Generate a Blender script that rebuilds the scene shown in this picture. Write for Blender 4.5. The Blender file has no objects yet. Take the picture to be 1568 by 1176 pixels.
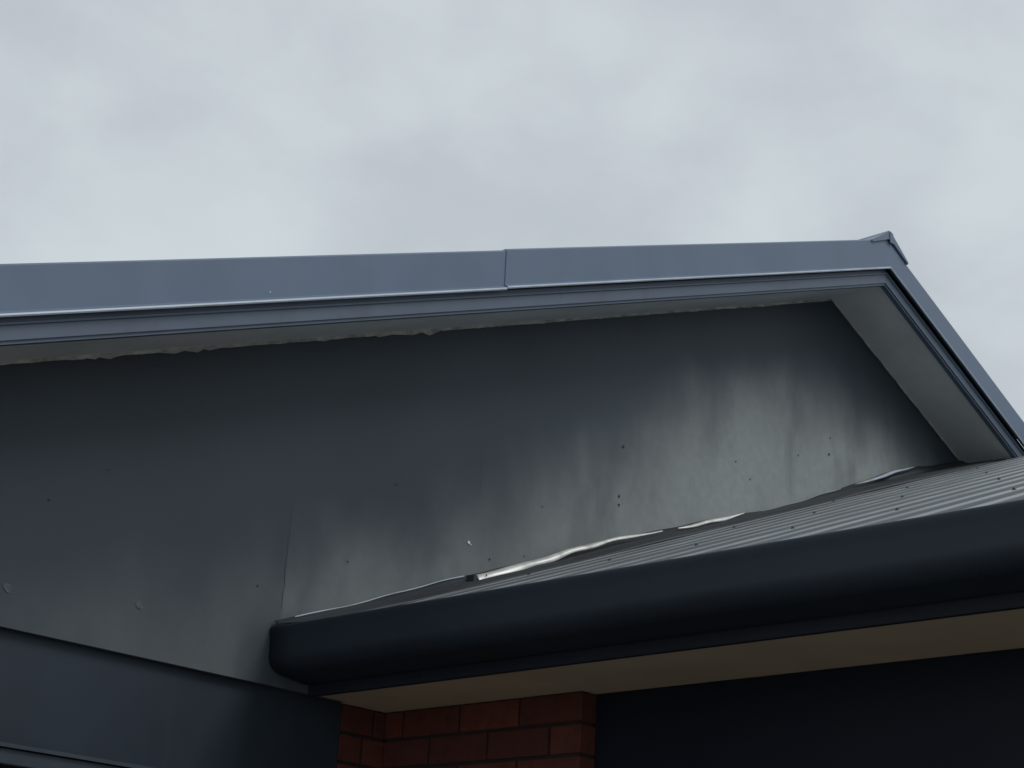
import bpy, bmesh, math, random
from mathutils import Matrix, Vector
random.seed(7)
sc=bpy.context.scene
CZ=1.6   # camera height; all z below are relative to eye level and lifted by CZ
sc.view_settings.view_transform='Standard'
sc.view_settings.look='None'
sc.view_settings.exposure=0
YN=-2.0
PITCH=.170

# ---------------------------------------------------------------- node helpers
class NT:
    def __init__(s,nt): s.t=nt; s.n=nt.nodes; s.l=nt.links
    def new(s,ty,**k):
        n=s.n.new(ty)
        for a,b in k.items(): setattr(n,a,b)
        return n
    def put(s,sock,v):
        if isinstance(v,bpy.types.NodeSocket): s.l.new(v,sock)
        else: sock.default_value=v
    def m(s,op,a,b=None,c=None,clamp=False):
        n=s.new('ShaderNodeMath',operation=op,use_clamp=clamp)
        s.put(n.inputs[0],a)
        if b is not None: s.put(n.inputs[1],b)
        if c is not None: s.put(n.inputs[2],c)
        return n.outputs[0]
    def ss(s,v,lo,hi,a=0.,b=1.,kind='SMOOTHSTEP'):
        n=s.new('ShaderNodeMapRange',interpolation_type=kind)
        s.put(n.inputs[0],v);s.put(n.inputs[1],lo);s.put(n.inputs[2],hi);s.put(n.inputs[3],a);s.put(n.inputs[4],b)
        return n.outputs[0]
    def noise(s,vec,scale,detail=4,rough=.55,dist=0.):
        n=s.new('ShaderNodeTexNoise'); s.l.new(vec,n.inputs['Vector'])
        n.inputs['Scale'].default_value=scale;n.inputs['Detail'].default_value=detail
        n.inputs['Roughness'].default_value=rough;n.inputs['Distortion'].default_value=dist
        return n.outputs[0]
    def mapv(s,vec,sc_,loc=(0,0,0)):
        n=s.new('ShaderNodeMapping'); s.l.new(vec,n.inputs[0]); n.inputs['Scale'].default_value=sc_;n.inputs['Location'].default_value=loc
        return n.outputs[0]
    def mix(s,f,a,b):
        n=s.new('ShaderNodeMix',data_type='RGBA'); s.put(n.inputs[0],f)
        s.put(n.inputs[6],a if not isinstance(a,tuple) else (*a,1)); s.put(n.inputs[7],b if not isinstance(b,tuple) else (*b,1))
        return n.outputs[2]

def base(name):
    m=bpy.data.materials.new(name); m.use_nodes=True
    t=NT(m.node_tree); b=m.node_tree.nodes['Principled BSDF']
    co=t.new('ShaderNodeTexCoord').outputs['Object']
    return m,t,b,co

def painted(name,col,rough=.45,var=.12,dirt=.2,dirtcol=(.05,.05,.05),metal=0.,spec=.5,nscale=3.):
    m,t,b,co=base(name)
    n1=t.noise(co,nscale,3); n2=t.noise(t.mapv(co,(9,9,1.2)),1.5,3)
    c1=tuple(c*(1-var) for c in col); c2=tuple(min(1,c*(1+var)) for c in col)
    c=t.mix(t.ss(n1,.3,.7),c1,c2)
    if dirt: c=t.mix(t.m('MULTIPLY',t.ss(n2,.5,.75),dirt),c,dirtcol)
    t.l.new(c,b.inputs['Base Color'])
    t.put(b.inputs['Roughness'],t.ss(n1,.3,.7,rough-.05,rough+.06))
    b.inputs['Metallic'].default_value=metal
    b.inputs['Specular IOR Level'].default_value=spec
    return m

# gable cladding: dark paint, chalked/faded low down; eave shade also painted in under the rakes
def cladding_mat():
    m,t,b,co=base('faded_shaded_cladding')
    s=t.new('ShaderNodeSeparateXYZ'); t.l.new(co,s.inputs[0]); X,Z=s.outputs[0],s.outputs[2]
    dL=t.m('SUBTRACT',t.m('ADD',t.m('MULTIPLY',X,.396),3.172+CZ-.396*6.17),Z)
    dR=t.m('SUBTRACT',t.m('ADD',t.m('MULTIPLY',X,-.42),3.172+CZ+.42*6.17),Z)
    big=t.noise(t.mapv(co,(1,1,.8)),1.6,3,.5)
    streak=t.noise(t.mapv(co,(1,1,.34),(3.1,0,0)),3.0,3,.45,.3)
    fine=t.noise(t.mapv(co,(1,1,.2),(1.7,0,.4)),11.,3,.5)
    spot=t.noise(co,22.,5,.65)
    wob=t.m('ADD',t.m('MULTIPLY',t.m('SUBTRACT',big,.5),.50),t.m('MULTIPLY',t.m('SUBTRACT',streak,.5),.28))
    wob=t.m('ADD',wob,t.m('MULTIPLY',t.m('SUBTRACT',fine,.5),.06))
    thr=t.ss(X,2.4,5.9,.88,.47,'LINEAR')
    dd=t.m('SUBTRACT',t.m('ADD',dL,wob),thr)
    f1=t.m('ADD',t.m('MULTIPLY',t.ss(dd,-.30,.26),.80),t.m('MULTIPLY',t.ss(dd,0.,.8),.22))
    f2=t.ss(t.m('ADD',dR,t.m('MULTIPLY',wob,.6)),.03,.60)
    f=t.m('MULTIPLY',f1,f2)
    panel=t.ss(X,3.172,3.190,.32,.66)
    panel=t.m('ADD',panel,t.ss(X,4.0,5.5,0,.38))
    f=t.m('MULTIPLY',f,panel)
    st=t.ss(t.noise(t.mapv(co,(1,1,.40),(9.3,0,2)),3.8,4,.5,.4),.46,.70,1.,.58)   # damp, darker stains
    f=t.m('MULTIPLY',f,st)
    # shadow of the gutter end, painted into the wall colour
    gutter_shade=t.m('MULTIPLY',t.ss(t.m('ADD',X,t.m('MULTIPLY',t.m('SUBTRACT',fine,.5),.2)),2.95,3.14),t.ss(Z,CZ+1.00,CZ+1.20,1.,0.))
    f=t.m('MULTIPLY',f,t.m('SUBTRACT',1.,t.m('MULTIPLY',gutter_shade,.7)))
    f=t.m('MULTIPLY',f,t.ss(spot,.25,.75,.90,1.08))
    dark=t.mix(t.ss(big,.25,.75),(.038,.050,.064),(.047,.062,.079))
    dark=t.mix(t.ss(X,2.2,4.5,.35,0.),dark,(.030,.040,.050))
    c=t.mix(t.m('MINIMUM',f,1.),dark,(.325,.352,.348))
    t.l.new(c,b.inputs['Base Color'])
    t.put(b.inputs['Roughness'],t.m('ADD',t.m('MULTIPLY',f,.25),.52))
    b.inputs['Specular IOR Level'].default_value=.26
    return m

def brick_mat():
    m,t,b,co=base('red_clay_brick')
    at=t.new('ShaderNodeAttribute',attribute_name='tone')
    n=t.noise(co,25.,4,.6); n2=t.noise(co,120.,2)
    c=t.mix(at.outputs['Fac'],(.085,.021,.015),(.155,.038,.021))
    c=t.mix(t.ss(n,.42,.75,0,.6),c,(.045,.017,.017))
    t.l.new(c,b.inputs['Base Color']); b.inputs['Roughness'].default_value=.85
    bp=t.new('ShaderNodeBump'); bp.inputs['Strength'].default_value=.6; bp.inputs['Distance'].default_value=.003
    t.l.new(n2,bp.inputs['Height']); t.l.new(bp.outputs[0],b.inputs['Normal'])
    return m

def roof_mat():
    m,t,b,co=base('weathered_roofing_steel')
    s=t.new('ShaderNodeSeparateXYZ'); t.l.new(co,s.inputs[0]); Y=s.outputs[1]
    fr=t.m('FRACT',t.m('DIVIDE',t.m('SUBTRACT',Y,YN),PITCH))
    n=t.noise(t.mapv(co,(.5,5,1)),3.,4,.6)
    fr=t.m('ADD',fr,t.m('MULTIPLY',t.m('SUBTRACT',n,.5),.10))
    k=t.m('MULTIPLY',t.ss(fr,.46,.52),t.ss(fr,.84,.92,1.,0.))     # sky reflection painted pale on crests, dirt and shade between them
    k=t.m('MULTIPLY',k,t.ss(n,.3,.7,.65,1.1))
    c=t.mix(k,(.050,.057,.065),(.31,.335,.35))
    t.l.new(c,b.inputs['Base Color']); t.put(b.inputs['Roughness'],t.ss(n,.3,.7,.38,.55))
    return m

M={}
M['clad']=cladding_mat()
M['cap']=painted('blue_grey_coated_steel',(.122,.168,.245),.40,.06,.10,(.09,.11,.14))
M['lip']=painted('worn_steel_edge',(.42,.48,.56),.4,.12,.15,(.2,.22,.25),nscale=8)
M['board']=painted('painted_bargeboard',(.100,.133,.185),.5,.10,.15)
M['soffit']=painted('grey_eave_lining',(.66,.70,.71),.6,.06,.12,(.4,.4,.4))
M['peel']=painted('peeled_pale_paint',(.37,.365,.34),.7,.35,.6,(.13,.13,.13),nscale=16)
M['beige']=painted('beige_eave_lining',(.54,.445,.315),.6,.05,.1,(.28,.22,.15))
M['gutter']=painted('dark_gutter_steel',(.021,.030,.044),.62,.08,.0,(.035,.045,.058),spec=.32,nscale=1.5)
M['fascia']=painted('dark_fascia_steel',(.015,.020,.032),.6,.08,0,spec=.32)
M['roof']=roof_mat()
M['flash']=painted('black_lead_flashing',(.022,.027,.033),.5,.2,.3)
M['silver']=painted('bare_galvanised_steel',(.78,.78,.74),.38,.16,.45,(.25,.25,.23),metal=.35,nscale=9)
M['navy']=painted('navy_painted_panel',(.007,.010,.021),.55,.06,0,spec=.24)
M['beam']=painted('dark_painted_beam',(.021,.032,.046),.55,.10,.12,(.05,.06,.07),spec=.4)
M['dark']=painted('dark_joint',(.024,.029,.034),.8,.1,0)
M['mortar']=painted('dark_mortar',(.028,.024,.022),.95,.2,.2)
M['brick']=brick_mat()
M['screw']=painted('screw_head',(.05,.05,.055),.4,.1,0)
M['glass']=painted('dark_window_glass',(.02,.022,.025),.06,.05,.0)
M['frame']=painted('aluminium_frame',(.06,.075,.095),.35,.1,.1)
M['inner']=painted('plain_wall',(.10,.11,.12),.8,.1,.1)

house=bpy.data.objects.new('brick_house',None); sc.collection.objects.link(house)
def add(name,verts,faces,mat,smooth=False,solid=0.,bevel=0.):
    me=bpy.data.meshes.new(name)
    me.from_pydata([(x,y,z+CZ) for x,y,z in verts],[],faces)
    bm=bmesh.new(); bm.from_mesh(me); bmesh.ops.recalc_face_normals(bm,faces=bm.faces); bm.to_mesh(me); bm.free()
    o=bpy.data.objects.new(name,me); sc.collection.objects.link(o); o.parent=house
    me.materials.append(M[mat])
    if smooth:
        for p in me.polygons: p.use_smooth=True
    if solid:
        md=o.modifiers.new('s','SOLIDIFY'); md.thickness=solid; md.offset=0
    if bevel:
        md=o.modifiers.new('b','BEVEL'); md.width=bevel; md.segments=2; md.limit_method='ANGLE'
    return o
def box(x0,x1,y0,y1,z0,z1,V,F):
    i=len(V)
    V+=[(x0,y0,z0),(x1,y0,z0),(x1,y1,z0),(x0,y1,z0),(x0,y0,z1),(x1,y0,z1),(x1,y1,z1),(x0,y1,z1)]
    F+=[(i,i+3,i+2,i+1),(i+4,i+5,i+6,i+7),(i,i+1,i+5,i+4),(i+1,i+2,i+6,i+5),(i+2,i+3,i+7,i+6),(i+3,i,i+4,i+7)]
def boxo(name,x0,x1,y0,y1,z0,z1,mat,bevel=0.):
    V=[];F=[];box(x0,x1,y0,y1,z0,z1,V,F); return add(name,V,F,mat,bevel=bevel)

WY=4.0; AX=6.17; AZ=3.172; SL=.396; SR=.42
def rz(x): return AZ-SL*(AX-x) if x<=AX else AZ-SR*(x-AX)
def jz(x): return 1.10+.391*(x-3.204)          # flashing line on the wall
def roofz(x): return 1.055+.391*(x-3.204)      # lower roof mid plane
SOF=.888
XL=.55

# ---- gable wall
V=[(XL,WY,SOF),(3.46,WY,SOF),(3.46,WY,SOF+.01),(7.62,WY,SOF+.01),(7.62,WY,rz(7.62)+.1),(AX,WY,AZ+.1),(XL,WY,rz(XL)+.1)]
n=len(V); V2=V+[(a,b+.018,c) for a,b,c in V]
F=[tuple(range(n)),tuple(range(2*n-1,n-1,-1))]+[(i,(i+1)%n,(i+1)%n+n,i+n) for i in range(n)]
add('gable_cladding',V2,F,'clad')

# ---- sweep a profile (y, h) along the rakes
def sweep(name,prof,xs,mat,dh=0,dy=0,bow=0.):
    V=[];F=[];k=len(prof)
    pts=[]
    for i in range(len(xs)-1):
        m=max(1,int((xs[i+1]-xs[i])/.25))
        pts+=[xs[i]+(xs[i+1]-xs[i])*q/m for q in range(m)]
    pts.append(xs[-1])
    for x in pts:
        b=bow*(math.sin(x*1.9)+.5*math.sin(x*4.3+1))
        for (y,h) in prof: V.append((x,y+dy+b,rz(x)+h+dh+b*.6))
    for i in range(len(pts)-1):
        for j in range(k):
            a=i*k+j;b=i*k+(j+1)%k; F.append((a,b,b+k,a+k))
    F+= [tuple(range(k)),tuple(range(len(V)-k,len(V)))]
    return add(name,V,F,mat)
XR=7.50
board=[(3.712,.010),(3.712,.074),(3.740,.074),(3.740,0.),(3.718,0.),(3.718,.010)]
sweep('bargeboard',board,[XL,AX,XR],'board')
cp=[(3.690,.073),(3.6885,.078),(3.700,.088),(3.7005,.214),(3.706,.220),(3.86,.222),(3.86,.218),(3.71,.214),(3.71,.086)]
sweep('barge_capping',cp,[XL,3.78],'cap',bow=.0010)
sweep('barge_capping_overlap',cp,[3.74,AX,XR],'cap',dh=.004,dy=-.003,bow=.0010)
lip=[(3.6865,.069),(3.684,.073),(3.6860,.0785),(3.690,.0780),(3.690,.070)]
sweep('capping_drip_edge',lip,[XL,3.74],'lip',bow=.0010)
sweep('capping_drip_edge_overlap',lip,[3.7405,AX,XR],'lip',dh=.004,dy=-.003,bow=.0010)
sweep('bargeboard_bead',[(3.706,.052),(3.706,.058),(3.7118,.060),(3.7118,.050)],[XL,AX,XR],'board')
sweep('rake_soffit',[(3.741,.006),(3.741,.014),(3.998,.014),(3.998,.006)],[XL,AX,XR],'soffit')

# ragged, peeled paint line where the eave lining meets the cladding
V=[];F=[]
N=1800
sc_=[];x=1.2
while x<7.3:
    L=random.uniform(.03,.15); sc_.append((x,x+L,random.choice([.1,.2,.3,.5,.8,1.3])*random.uniform(.6,1.2),random.uniform(.15,.85))); x+=L
k=0; ph=0
for i in range(N+1):
    x=1.2+6.08*i/N
    while k<len(sc_)-1 and x>sc_[k][1]: k+=1
    a,b,d,pk=sc_[k]; u=min(1,max(0,(x-a)/(b-a)))
    prof=(u/pk if u<pk else (1-u)/(1-pk))**.8
    amp=.0095 if x<3.85 else (.0035 if x<AX-.02 else .004)
    if x<2.6: amp=.008
    ph=.8*ph+.2*random.uniform(-.004,.004)
    ww=.003+amp*d*prof+abs(ph)
    V+=[(x,3.9955,rz(x)+.01),(x,3.9955,rz(x)-ww)]
    if i: a2=2*i; F.append((a2-2,a2-1,a2+1,a2))
add('eave_paint_edge',V,F,'peel')

# ---- roofs with ribbed steel sheet
def ribbed(name,x0,x1,zf,y0,y1,mat='roof',nx=2):
    prof=[(0.,-.008),(.33,-.008),(.37,-.0065),(.46,.0085),(.50,.010),(.84,.010),(.88,.0085),(.97,-.0065)]
    ys=[]; k=math.floor((y0-YN)/PITCH)
    while True:
        for f,h in prof:
            y=YN+(k+f)*PITCH
            if y0<=y<=y1: ys.append((y,h))
        k+=1
        if YN+k*PITCH>y1: break
    V=[];F=[]
    for y,h in ys:
        for i in range(nx):
            x=x0+(x1-x0)*i/(nx-1); V.append((x,y,zf(x)+h))
    for j in range(len(ys)-1):
        for i in range(nx-1):
            a=j*nx+i; F.append((a,a+1,a+1+nx,a+nx))
    return add(name,V,F,mat)
ribbed('upper_roof_left',XL-.1,AX,lambda x:AZ-SL*(AX-x)+.20,3.76,10.)
ribbed('upper_roof_right',AX,10.5,lambda x:AZ-SR*(x-AX)+.20,3.76,10.)
pr=[(-.15,.222-.15*SL+.004),(-.03,.245),(-.012,.262),(.012,.262),(.03,.245),(.15,.222-.15*SR+.004),(.148,.216-.15*SR),(0,.225),(-.148,.216-.15*SL)]
V=[];F=[];k=len(pr)
for y in (3.688,10.):
    for a,h in pr: V.append((AX+.012+a,y,AZ+h))
for j in range(k): F.append((j,(j+1)%k,(j+1)%k+k,j+k))
F+=[tuple(range(k)),tuple(range(k,2*k))]
add('ridge_capping',V,F,'cap')
V=[];F=[]; box(AX+.004,AX+.030,3.684,3.6875,AZ+.205,AZ+.255,V,F); add('ridge_end_tab',V,F,'cap')

# ---- lower roof
ribbed('lower_roof',3.185,9.0,lambda x:roofz(x),YN,3.99,nx=3)
ribbed('lower_roof_far_slope',9.0,14.8,lambda x:roofz(9.0)-.391*(x-9.0),YN,3.99)
V=[];F=[]
for xr in (3.95,4.85,5.75,6.65,7.55):
    for q in range(0,34,2):
        kk=int((3.7-YN)/PITCH)-q-(1 if xr in (4.85,6.65) else 0)
        y=YN+(kk+.67)*PITCH+random.uniform(-.006,.006)
        x=xr+random.uniform(-.02,.02); z=roofz(x)+.010
        i=len(V)
        for rad,hh in ((.0065,.0),(.0065,.0015),(.004,.0025),(.0035,.006)):
            for a in range(8):
                V.append((x+rad*math.cos(a*math.pi/4)-hh*.36,y+rad*math.sin(a*math.pi/4),z+hh+rad*math.cos(a*math.pi/4)*.391))
        for lay in range(3):
            for a in range(8):
                F.append((i+lay*8+a,i+lay*8+(a+1)%8,i+lay*8+8+(a+1)%8,i+lay*8+8+a))
        F.append(tuple(range(i+24,i+32)))
add('roofing_screws',V,F,'screw')

# ---- gutter and fascia (profile in x,z extruded along y)
def ext(name,prof,y0,y1,mat,closed=True,smooth=False,ny=1,solid=0.,bow=0.):
    V=[];F=[];k=len(prof)
    for j in range(ny+1):
        y=y0+(y1-y0)*j/ny; b=bow*math.sin(y*2.3)+bow*.6*math.sin(y*5.1+1)
        for x,z in prof: V.append((x+b,y,z+b*.5))
    for i in range(ny):
        for j in range(k if closed else k-1):
            a=i*k+j;b=i*k+(j+1)%k;F.append((a,b,b+k,a+k))
    if closed: F+=[tuple(range(k)),tuple(range(len(V)-k,len(V)))]
    return add(name,V,F,mat,smooth,solid)
g=[]
for a in range(-60,196,16):   # rolled front bead
    t=math.radians(a); g.append((3.149+.008*math.cos(t),1.050+.008*math.sin(t)))
g+= [(3.1415,1.040),(3.1440,1.030),(3.1450,1.015),(3.1460,1.0),(3.1470,.985)]
for a in range(0,91,9):
    t=math.radians(a); g.append((3.212-.065*math.cos(t),.972-.050*math.sin(t)))
g+=[(3.24,.918),(3.285,.912),(3.302,.912),(3.3055,.916),(3.306,.95),(3.306,1.05)]
ext('gutter',g,YN,3.996,'gutter',closed=False,smooth=True,ny=60,solid=.0015,bow=.0012)
ext('fascia',[(3.309,.890),(3.309,1.05),(3.330,1.06),(3.330,.880),(3.313,.880)],YN,3.996,'fascia')
boxo('lower_soffit',3.331,3.72,YN,3.999,SOF,SOF+.008,'beige')
boxo('lower_soffit_corner',3.462,3.72,3.9995,4.13,SOF,SOF+.008,'beige')
# ---- wall flashing: ribbon along the junction
N=420; V=[];F=[]
def bump(x,c,w): return math.exp(-((x-c)/w)**2)
def wav(x): return .004*math.sin(x*3.1+.5)+.003*math.sin(x*8.7)+.0015*math.sin(x*23+1)+.024*bump(x,6.75,.45)-.014*bump(x,5.85,.30)+.010*bump(x,4.75,.3)
for i in range(N+1):
    x=3.15+(7.50-3.15)*i/N; t=wav(x)
    ap=.22+.012*math.sin(x*5)
    lift=max(0,.012*math.sin(x*4.2+.7))+.012*bump(x,6.75,.5)
    V+=[(x,3.990-.004*abs(math.sin(x*7)),jz(x)+t),(x,3.978-abs(t)*.6,jz(x)-.012+t*.5),(x,3.955,roofz(x)+.024+lift*.6),(x,3.990-ap,roofz(x)+.014+lift*.5),(x,3.985-ap,roofz(x)+.006+lift*.3)]
    if i:
        a=5*i
        for j in range(4): F.append((a-5+j,a+j,a+j+1,a-4+j))
add('wall_flashing',V,F,'flash',True,solid=.0015)
def ribbon(name,x0,x1,wf,mat,dy,dz,tilt,n=90):
    V=[];F=[]
    for i in range(n+1):
        u=i/n; x=x0+(x1-x0)*u; w=wf(u)*(1+.12*math.sin(x*31)); t=wav(x); dd=dz(u)
        V+=[(x,dy-.001,jz(x)+t+dd),(x,dy-tilt*w*.7,jz(x)+t+dd-w*.35),(x,dy-tilt*w,jz(x)+t+dd-w)]
        if i:
            a=3*i; F+=[(a-3,a-2,a+1,a),(a-2,a-1,a+2,a+1)]
    return add(name,V,F,mat,True,solid=.001)
ribbon('flashing_edge',3.22,3.92,lambda u:.0038,'lip',3.984,lambda u:.001,.4)
ribbon('exposed_flashing_strip',3.93,4.92,lambda u:.029*(1-.88*u**1.2)+.001,'silver',3.950,lambda u:-.004+.008*math.sin(u*3.1),1.0)
ribbon('exposed_flashing_strip_mid',5.03,5.46,lambda u:.014*math.sin(math.pi*(.08+.88*u))+.001,'silver',3.962,lambda u:-.004+.006*u,.9)
ribbon('flashing_edge_upper',5.60,6.20,lambda u:.0024,'lip',3.978,lambda u:.001,.4)
ribbon('exposed_flashing_strip_upper',6.28,6.80,lambda u:.012*math.sin(math.pi*u)+.001,'lip',3.958,lambda u:.002*math.sin(math.pi*u),.9)
V=[];F=[]; box(3.912,3.930,3.930,3.965,jz(3.925)-.032,jz(3.925)-.004,V,F); add('strip_cut_end',V,F,'flash')
def disc(V,F,x,z,r,y=3.9975):
    i=len(V);k=10
    for a in range(k): 
        rr=r*random.uniform(.75,1.15);V.append((x+rr*math.cos(a*2*math.pi/k),y,z+rr*math.sin(a*2*math.pi/k)))
    F.append(tuple(range(i,i+k)))
V=[];F=[]
disc(V,F,3.965,jz(3.965)-.012,.004,3.925); add('strip_rivet',V,F,'dark')
V=[];F=[]
disc(V,F,2.78,rz(2.78)+.105,.0035,3.6975); add('capping_rivet',V,F,'lip')

# ---- cracks / joints, nails and chips on the cladding
def crack(name,x,z0,z1,w=.0016,wob=.004,mat='dark'):
    V=[];F=[];n=30;dx=0
    for i in range(n+1):
        z=z0+(z1-z0)*i/n; dx+=random.uniform(-1,1)*wob*.35; dx*=.93
        ww=w*random.uniform(.3,1.2)
        V+=[(x+dx-ww,3.9985,z),(x+dx+ww,3.9985,z)]
        if i: a=2*i;F.append((a-2,a-1,a+1,a))
    add(name,V,F,mat)
crack('sheet_joint',3.181,1.12,1.33,.0009,.006)
crack('sheet_joint_upper',3.181,1.33,1.44,.0004,.001)
crack('sheet_crack',3.985,1.68,1.85,.0004,.004)
V=[];F=[]
for x,z,r in [(4.72,1.865,.0055),(4.72,1.832,.005),(4.735,2.065,.006),(6.14,2.42,.006),(6.15,2.50,.004),(5.55,2.15,.004),(4.22,1.52,.003),(3.08,1.17,.003),(5.9,2.35,.004),(2.35,1.25,.003),(2.75,1.62,.0025),(5.45,2.2,.004),(4.05,1.47,.004),(3.42,1.32,.003),(4.3,1.72,.003),(2.52,1.38,.0025),(3.6,1.62,.003),(6.9,2.62,.004)]:
    disc(V,F,x,z,r)
add('nail_heads',V,F,'dark')
V=[];F=[]
for dx,dz,r in [(0,0,.006),(.010,-.006,.003)]: disc(V,F,3.945+dx,1.505+dz,r)
add('chipped_paint',V,F,'silver')
M['patch']=painted('filler_smear',(.085,.103,.118),.6,.3,.5,(.055,.07,.085),spec=.28,nscale=60)
V=[];F=[]
disc(V,F,2.68,1.03,.012,3.9985); disc(V,F,2.27,.99,.013,3.9985)
add('filler_smears',V,F,'patch')

# ---- lower left wall under the cladding: beam and window
boxo('dark_lintel_beam',XL,3.468,4.022,4.12,.602,.897,'beam')
boxo('window_head_flashing',.9,3.468,4.006,4.12,.590,.600,'frame')
boxo('window_frame_head',.9,3.40,4.016,4.10,.548,.588,'frame',.003)
boxo('window_frame_sill',.9,3.40,4.016,4.10,-.55,-.50,'frame',.003)
for i,x in enumerate((.9,2.1,3.36)): boxo('window_frame_stile_%d'%i,x,x+.04,4.016,4.10,-.4995,.5475,'frame')
boxo('window_glass',.941,3.359,4.05,4.056,-.50,.548,'glass')
boxo('wall_below_window',XL,3.468,4.022,4.12,-1.6,-.551,'inner')
boxo('wall_beside_window',3.402,3.468,4.022,4.12,-.55,.5885,'beam')
boxo('wall_left_of_window',XL,.898,4.022,4.12,-.55,.60,'beam')

# ---- bricks
V=[];F=[];tones=[]
C=.0895;B=.0795;J=.010
for r in range(28):
    z1=SOF-.004-r*C; z0=z1-B
    ys=3.205; first=True
    while ys<3.99:
        L=.236 if not(first and r%2) else .113
        ye=min(ys+L,4.018)
        box(3.650+random.uniform(-.0015,.0015),3.74,ys,ye,z0+random.uniform(-.001,.001),z1,V,F); tones.append(random.random()); ys=ye+J; first=False
    cut=3.56 if r%2 else 3.60
    box(3.472,cut,4.021,4.12,z0,z1,V,F); tones.append(random.random())
    box(cut+J,3.70,4.0215,4.12,z0,z1,V,F); tones.append(random.random())
o=add('brickwork',V,F,'brick',bevel=.0025)
at=o.data.attributes.new('tone','FLOAT','FACE')
for i,p in enumerate(o.data.polygons): at.data[i].value=tones[min(i//6,len(tones)-1)]
boxo('brick_mortar_pier',3.657,3.738,3.212,4.015,-1.6,SOF-.001,'mortar')
boxo('brick_mortar_return',3.470,3.7,4.029,4.11,-1.6,SOF-.001,'mortar')
boxo('navy_wall',3.712,3.80,YN,3.203,-1.6,SOF-.001,'navy')
boxo('end_wall',3.80,14.2,YN+.1,YN+.2,-1.6,.95,'inner')
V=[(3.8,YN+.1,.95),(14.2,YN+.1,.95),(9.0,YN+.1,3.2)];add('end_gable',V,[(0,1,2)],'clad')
boxo('left_side_wall',XL,XL+.1,4.13,10.,-1.6,.9,'inner')
boxo('back_wall',XL,14,9.9,10.,-1.6,.9,'inner')
V=[(XL,9.95,.9),(11.6,9.95,.9),(AX,9.95,3.3)];add('back_gable',V,[(0,1,2)],'inner')

# ---- ground
me=bpy.data.meshes.new('ground'); S=300
me.from_pydata([(-S,-S,0),(S,-S,0),(S,S,0),(-S,S,0)],[],[(0,1,2,3)])
gr=bpy.data.objects.new('ground',me); sc.collection.objects.link(gr)
me.materials.append(painted('concrete_paving',(.24,.23,.21),.85,.15,.3,(.14,.13,.12)))

# ---- world: overcast cloud deck over a Nishita sky
sunv=Vector((.28,-.80,1.05)).normalized()
el=math.asin(sunv.z); az=math.atan2(sunv.x,sunv.y)
w=bpy.data.worlds.new('World'); sc.world=w; w.use_nodes=True
t=NT(w.node_tree); bg=w.node_tree.nodes['Background']; out=w.node_tree.nodes['World Output']
sky=t.new('ShaderNodeTexSky',sky_type='NISHITA',sun_disc=False); sky.sun_elevation=el; sky.sun_rotation=az
t.l.new(sky.outputs[0],bg.inputs[0]); bg.inputs[1].default_value=.1
tc=t.new('ShaderNodeTexCoord').outputs['Generated']
n1=t.noise(t.mapv(tc,(1,1,1.5),(.35,.7,.1)),10.,6,.5,.2)
n2=t.noise(t.mapv(tc,(1,1,1.4),(2.3,1.2,.1)),4.0,2,.5)
n=t.m('ADD',t.m('MULTIPLY',n1,.48),t.m('MULTIPLY',n2,.52))
col=t.mix(t.ss(n,.36,.66),(.530,.580,.615),(.645,.705,.732))
b2=t.new('ShaderNodeBackground'); t.l.new(col,b2.inputs[0]); b2.inputs[1].default_value=1.
mx=t.new('ShaderNodeMixShader'); mx.inputs[0].default_value=.93
t.l.new(bg.outputs[0],mx.inputs[1]); t.l.new(b2.outputs[0],mx.inputs[2]); t.l.new(mx.outputs[0],out.inputs[0])
sl=bpy.data.lights.new('sun','SUN'); sl.energy=1.0; sl.angle=math.radians(22); sl.color=(1,.97,.94)
so=bpy.data.objects.new('sun',sl); sc.collection.objects.link(so); so.rotation_euler=sunv.to_track_quat('Z','Y').to_euler()

# ---- camera
p,r,a=0.35502118792186355,0.05723269464908793,0.7715927394015651
Fv=Vector((math.cos(a)*math.cos(p),math.sin(a)*math.cos(p),math.sin(p)));R0=Vector((math.sin(a),-math.cos(a),0));U0=R0.cross(Fv)
Rv=math.cos(r)*R0+math.sin(r)*U0;Uv=-math.sin(r)*R0+math.cos(r)*U0
cd=bpy.data.cameras.new('camera'); cd.sensor_width=36; cd.lens=2630.36/1568*36; cd.clip_start=.05; cd.clip_end=1000
cam=bpy.data.objects.new('camera',cd); sc.collection.objects.link(cam)
cam.matrix_world=Matrix(((Rv.x,Uv.x,-Fv.x,0),(Rv.y,Uv.y,-Fv.y,0),(Rv.z,Uv.z,-Fv.z,CZ),(0,0,0,1)))
sc.camera=cam
